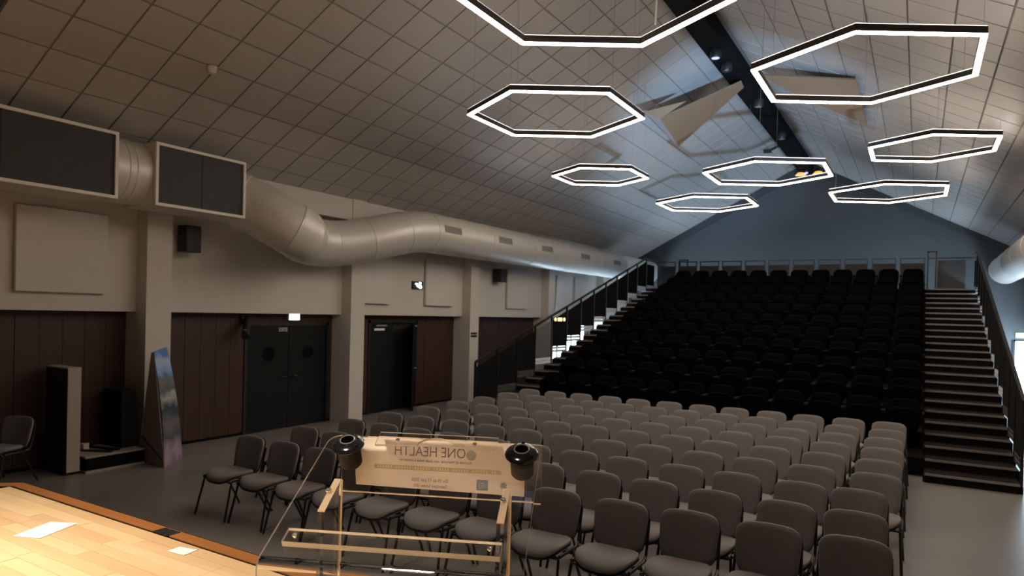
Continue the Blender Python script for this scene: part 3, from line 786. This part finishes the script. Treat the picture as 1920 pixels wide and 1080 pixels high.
tag(o, 'single padded chair in the shadow at the far left edge', 'chair'); del o['group']

# ------------------------------------------------------------------ raked seating stand
GX0, GX1 = -7.95, 1.30
gs = thing('raked_seating_stand', 'black raked seating stand with stepped aisles at the back of the hall', 'seating stand', (0, 0, 0))
for k in range(12):
    y = 12.2+0.9*k; z = 0.276*(k+1)
    B().box(-6.93, 0.13, y, y+0.9, z-0.06, z).build('deck', M_tread, gs)
    B().box(-6.93, 0.13, y, y+0.02, z-0.276, z-0.061).build('riser', M_riser, gs)
def steps(x0, x1):
    for i in range(24):
        y = 11.75+0.45*i; z = 0.138*(i+1)
        t_ = B().box(x0, x1, y+0.012, y+0.452, z-0.03, z).box(x0, x1, y+0.02, y+0.035, max(0.0, z-0.138), z-0.03).build('step', M_riser, gs)
        B().box(x0, x1, y, y+0.012, z-0.032, z+0.002).build('nosing', M_nose, t_)
        if i in (1,): pass
steps(0.14, GX1-0.02); steps(GX0+0.02, -6.95)
# side skirts below the steps
for x0, x1 in ((GX0-0.02, GX0+0.01), (GX1-0.01, GX1+0.02), (0.12, 0.135), (-6.945, -6.93)):
    poly = [(x0, 11.78, 0.0)]
    for i in range(24): poly += [(x0, 11.78+0.45*i, 0.138*(i+1)-0.04), (x0, 11.78+0.45*(i+1), 0.138*(i+1)-0.04)]
    poly.append((x0, 22.58, 0.0))
    vs = []; fs = []; b = B()
    for i in range(24): b.box(x0, x1, 11.78+.45*i, 11.78+.45*(i+1), 0, 0.138*(i+1)-0.04)
    b.build('side_skirt', M_matte, gs)
B().box(GX0, GX1, 22.56, 22.6, 0, 3.2).box(GX0, GX1, 22.57, 23.02, 3.2, 3.31).build('rear_deck', M_matte, gs)
M_openbay = mat('open_bay_grey', (0.10, 0.10, 0.095), 0.6); M_gaplit = mat('gap_daylight', (0.62, 0.68, 0.74), 0.5); M_gapdark = mat('gap_dark', (0.05, 0.05, 0.05), 0.6)  # pale blue stands in for daylight through the railing gaps
def hz(y): return 0.138*((y-11.75)/0.45)+0.138   # step level at y
for sx, nm in ((GX0, 'left'), (GX1, 'right')):
    rl = thing('stair_railing', 'black sloping %s' % ('stair railing with dark infill bays on the left of the stand' if sx < 0 else 'stair railing at the right edge of the stand'), 'railing', (sx, 11.75, 0), 0, 'railings of the raked stand')
    ys = [11.85+0.85*k for k in range(13)]
    hr = [1.12-0.12*k/12 for k in range(13)]
    for k, y in enumerate(ys):
        z = hz(y)
        B().box(-0.02, 0.02, y-11.75-0.02, y-11.75+0.02, max(0, z-0.14), z+hr[k]).build('post', M_tube, rl)
        if sx < 0 and 4 <= k: B().box(0.0205, 0.024, y-11.75-0.006, y-11.75+0.006, z+0.02, z+0.95).build('post_strip', M_alu, rl)
    a = Vector((0, ys[0]-11.75, hz(ys[0])+hr[0])); b_ = Vector((0, ys[-1]-11.75, hz(ys[-1])+hr[-1]))
    B().prism([a+Vector((-.025, 0, -.02)), a+Vector((.025, 0, -.02)), a+Vector((.025, 0, .02)), a+Vector((-.025, 0, .02))], b_-a).build('handrail', M_tube, rl)
    B().box(-.025, .025, b_.y, b_.y+0.85, b_.z-0.02, b_.z+.02).build('handrail', M_tube, rl)
    for k in range(12):
        ya, yb = ys[k]-11.75+0.03, ys[k+1]-11.75-0.03
        za, zb = hz(ys[k]), hz(ys[k+1])
        lo = (za+zb)/2+0.17
        B().prism([(-.006, ya, lo), (-.006, yb, lo), (-.006, yb, zb+hr[k+1]-0.12), (-.006, ya, za+hr[k]-0.12)], (0.012, 0, 0)).build('infill_panel', M_openbay if (sx < 0 and k == 3) else M_matte, rl)  # grey panel added in the left bay that is open to the wall
        for q in (0, 1):
            B().box(-0.012, 0.012, ya, yb, lo-0.15+q*0.08, lo-0.085+q*0.08).build('gap_strip', M_gaplit if k > 2 else M_gapdark, rl)  # strips fill the gap, pale ones imitate daylight behind it
    B().box(-.006, .006, ys[-1]-11.75+0.03, ys[-1]-11.75+0.8, 3.4, 4.1).build('infill_panel', M_matte, rl)
gr = thing('rear_guard_rail', 'long dark guard rail of framed panels along the top of the stand', 'railing', (0, 23.02, 3.31))
nfr = 11; wfr = (0.17-(-7.93))/nfr
for k in range(nfr):
    xa = -7.93+wfr*k+0.05; xb = xa+wfr-0.10
    B().box(xa, xb, -0.02, 0.02, 0.90, 0.935).box(xa, xa+0.03, -0.02, 0.02, 0.0, 0.90).box(xb-0.03, xb, -0.02, 0.02, 0.0, 0.90).build('guard_frame', M_tube, gr)
    B().box(xa+0.03, xb-0.03, -0.01, 0.01, 0.05, 0.78).build('guard_panel', M_black, gr)
B().box(0.17, GX1, -0.02, 0.02, 0.90, 0.935).build('top_rail', M_tube, gr)
B().box(0.42, 1.1, -0.01, 0.01, 0.05, 0.86).build('guard_panel', mat('guard_grey', (0.10, 0.11, 0.12), 0.6), gr)
t = thing('gate_post', 'tall narrow black frame at the top of the right stairs', 'railing', (0.30, 22.7, 3.31))
B().box(-0.14, -0.10, -0.03, 0.03, 0, 1.1).build('post', M_tube, t)
B().box(0.06, 0.10, -0.03, 0.03, 0, 1.1).build('post', M_tube, t)
B().box(-0.14, 0.10, -0.03, 0.03, 1.06, 1.10).build('crossbar', M_tube, t)
t = thing('gate_post', 'black frame at the top of the left stairs', 'railing', (-7.0, 22.7, 3.31))
B().box(-0.02, 0.02, -0.02, 0.02, 0, 0.98).build('post', M_tube, t)
B().box(0.24, 0.28, -0.02, 0.02, 0, 0.98).build('post', M_tube, t)
B().box(-0.02, 0.28, -0.02, 0.02, 0.94, 0.98).build('crossbar', M_tube, t)
# three amber lamps on the inside of the left railing
t = thing('amber_marker_light', 'row of three small amber lights behind the left stair railing', 'lamp', (GX0+0.03, 15.62, 2.20))
B().box(-0.008, 0.01, -0.32, 0.32, -0.06, 0.06).build('housing', M_black, t)
for y in (-0.25, 0.25):
    B().lathe([(0, 0.014), (0.038, 0.012), (0.045, 0)], 14).build('bulb', M_yellow, t, mw=Matrix.Translation((0.012, y, 0)) @ Matrix.Rotation(PI/2, 4, 'Y'))
B().box(0.01, 0.02, -0.11, 0.11, -0.04, 0.04).build('bulb', M_yellow, t)
# tip-up seats
def make_seat():
    t = bpy.data.objects.new('tip_up_seat', None); C.objects.link(t)
    th = math.radians(12)
    def cb(v): return Vector((v.x, (v.y-0.02*(v.x/.25)**2)*math.cos(th)+v.z*math.sin(th), v.z*math.cos(th)+0.58))
    vs, fs = pad(0.50, 0.50, 0.07, 4, cb, 24); B().add(vs, fs).build('backrest', M_blackfab, t, smooth=True)
    th2 = math.radians(-14)
    def cs(v): return Vector((v.x, v.y*math.cos(th2)+v.z*math.sin(th2)-0.17, v.z*math.cos(th2)+0.50))
    vs, fs = pad(0.46, 0.42, 0.08, 4, cs, 24); B().add(vs, fs).build('seat', M_blackfab, t, smooth=True)
    B().box(-0.02, 0.02, -0.12, 0.04, 0.0, 0.36).build('pedestal', M_matte, t)
    for s in (-1, 1):
        B().box(s*0.277-0.014, s*0.277+0.014, -0.30, 0.03, 0.60, 0.635, bev=0.006).build('armrest', M_matte, t)
        B().box(s*0.277-0.008, s*0.277+0.008, -0.12, 0.02, 0.0, 0.60).build('arm_support', M_matte, t)
    return t
ps_ = make_seat(); first = True
for k in range(11):
    for c in range(12):
        o = ps_ if first else copy_tree(ps_); first = False
        o.location = (-0.17-0.588*c, 12.2+0.9*k+0.72, 0.276*(k+1))
        n_ = 'beside the right stairs' if c == 0 else ('beside the left stairs' if c == 11 else ordn[c]+' from the right stairs')
        tag(o, 'black tip-up seat in the %s raised row, %s' % ((['lowest']+ordn[1:10]+['topmost'])[k], n_), 'seat', 'black tip-up seats of the raked stand')

# ------------------------------------------------------------------ things by the left wall
t = thing('display_totem', 'tapered standing banner with a blue sky and rocky mountain picture', 'banner', (-9.5, 6.0, 0))
def banner_mat():
    m = bpy.data.materials.new('banner_print'); m.use_nodes = True; nt = m.node_tree; b = nt.nodes['Principled BSDF']
    b.inputs['Roughness'].default_value = 0.45
    tc = nt.nodes.new('ShaderNodeTexCoord'); sp2 = nt.nodes.new('ShaderNodeSeparateXYZ'); nt.links.new(tc.outputs['Object'], sp2.inputs[0])
    no = nt.nodes.new('ShaderNodeTexNoise'); no.inputs['Scale'].default_value = 5; no.inputs['Detail'].default_value = 8
    nt.links.new(tc.outputs['Object'], no.inputs['Vector'])
    ad = nt.nodes.new('ShaderNodeMath'); ad.operation = 'MULTIPLY_ADD'; ad.inputs[1].default_value = 0.5; nt.links.new(no.outputs['Fac'], ad.inputs[0]); 
    nt.links.new(sp2.outputs['Z'], ad.inputs[2])
    cr = nt.nodes.new('ShaderNodeValToRGB'); mp = nt.nodes.new('ShaderNodeMapRange'); mp.inputs['From Max'].default_value = 2.0
    nt.links.new(ad.outputs[0], mp.inputs['Value']); nt.links.new(mp.outputs[0], cr.inputs['Fac'])
    E_ = cr.color_ramp.elements; E_[0].position = 0.08; E_[0].color = (0.10, 0.09, 0.20, 1)
    E_[1].position = 1.0; E_[1].color = (0.045, 0.16, 0.50, 1)
    for p_, c_ in ((0.22, (0.40, 0.30, 0.38, 1)), (0.32, (0.07, 0.07, 0.09, 1)), (0.42, (0.17, 0.16, 0.19, 1)), (0.52, (0.03, 0.045, 0.05, 1)), (0.60, (0.42, 0.43, 0.44, 1)),
                   (0.66, (0.10, 0.11, 0.12, 1)), (0.745, (0.16, 0.17, 0.18, 1)), (0.765, (0.12, 0.30, 0.62, 1)), (0.87, (0.40, 0.52, 0.70, 1)), (0.92, (0.06, 0.20, 0.55, 1))):
        e = E_.new(p_); e.color = c_
    nt.links.new(cr.outputs[0], b.inputs['Base Color']); return m
M_ban = banner_mat()
A0, B0, C0 = Vector((-0.36, -0.20, 0)), Vector((0.35, -0.23, 0)), Vector((-0.08, 0.33, 0))
A1, B1, C1 = Vector((-0.05, -0.22, 1.62)), Vector((0.0, -0.205, 1.64)), Vector((-0.05, 0.03, 1.70))
def quadstrip(a0, b0, a1, b1, m, name, bulge):
    n = 10; vs = []; fs = []
    nn = (b0-a0).cross(Vector((0, 0, 1))).normalized()
    for i in range(n+1):
        s = i/n; k = math.sin(PI*s)*bulge
        for p_ in (a0.lerp(a1, s), b0.lerp(b1, s)): vs += [p_+nn*k, p_+nn*(k-0.012)]
    for i in range(n):
        a = i*4; c = a+4
        fs += [(a, a+2, c+2, c), (a+1, c+1, c+3, a+3), (a, c, c+1, a+1), (a+2, a+3, c+3, c+2)]
    fs += [(0, 1, 3, 2), (n*4, n*4+2, n*4+3, n*4+1)]
    return B().add(vs, fs).build(name, m, t, smooth=True)
quadstrip(B0, C0, B1, C1, M_ban, 'picture_face', 0.035)
quadstrip(A0, B0, A1, B1, M_beige, 'side_face', 0.0)
quadstrip(C0, A0, C1, A1, M_beige, 'side_face', 0.0)
B().tube([A0.lerp(A1, .25)+Vector((0, -.015, 0)), B0.lerp(B1, .07)+Vector((-.02, -.015, 0))], 0.008, 6).build('strut', M_plast, t)

t = thing('upright_case', 'tall dark cupboard with a pale narrow side, left of the banner', 'cabinet', (-10.0, 4.83, 0))
B().box(-0.30, 0.27, -0.085, 0.085, 0.05, 1.43, bev=0.006).build('body', mat('case_dark', (0.035, 0.032, 0.028), 0.6), t)
B().box(0.27, 0.284, -0.085, 0.085, 0.04, 1.44, bev=0.004).build('side_panel', M_beige, t)
B().box(-0.31, 0.284, -0.09, 0.09, 1.43, 1.45, bev=0.004).build('lid', M_beige, t)
for y in (-0.06, 0.06): B().lathe([(0, 0), (0.035, 0.0), (0.04, 0.02), (0.035, 0.045), (0, 0.05)], 14, org=(0.22, y, 0)).build('foot', M_tube, t)
t = thing('low_platform', 'low dark platform with pale top between cupboard and banner', 'platform', (-10.05, 5.35, 0))
B().box(-0.35, 0.38, -0.38, 0.42, 0.03, 0.20, bev=0.005).build('body', M_matte, t)
B().box(-0.36, 0.39, -0.39, 0.43, 0.20, 0.225, bev=0.004).build('top_board', M_beige, t)
B().box(-0.36, 0.40, -0.39, 0.43, 0.0, 0.03).build('base_board', M_beige, t)
for i, (x, y, l, a, m, lab) in enumerate(((0.1, -0.12, 0.5, 0.5, M_plast, 'flat dark strip lying on the low platform, nearer one'), (0.0, 0.05, 0.55, 0.25, M_matte, 'flat dark strip lying on the low platform, farther one'))):
    o = B().box(-l/2, l/2, -0.04, 0.04, 0, 0.02, bev=0.004).build('flat_strip', m, loc=(-10.05+x, 5.35+y, 0.226)); o.rotation_euler = (0, 0, a)
    tag(o, lab, 'strip', 'strips on the low platform')
o = B().prism([(-0.05, -0.06, 0), (0.07, -0.03, 0), (0.02, 0.07, 0)], (0, 0, 0.09)).build('white_wedge', M_frame, loc=(-10.2, 5.2, 0.226))
tag(o, 'small pale wedge standing on the low platform', 'block')
t = thing('dark_crate', 'dark flat-fronted box standing on the platform against the first pillar', 'box', (-10.12, 5.66, 0.226))
B().box(-0.24, 0.24, -0.10, 0.10, 0, 0.84, bev=0.006).build('body', mat('crate_dark', (0.016, 0.015, 0.014), 0.8, spec=0.2), t)
B().box(-0.22, 0.22, -0.108, -0.10, 0.03, 0.81).build('front_panel', mat('crate_front', (0.018, 0.017, 0.015), 0.8, spec=0.2), t)
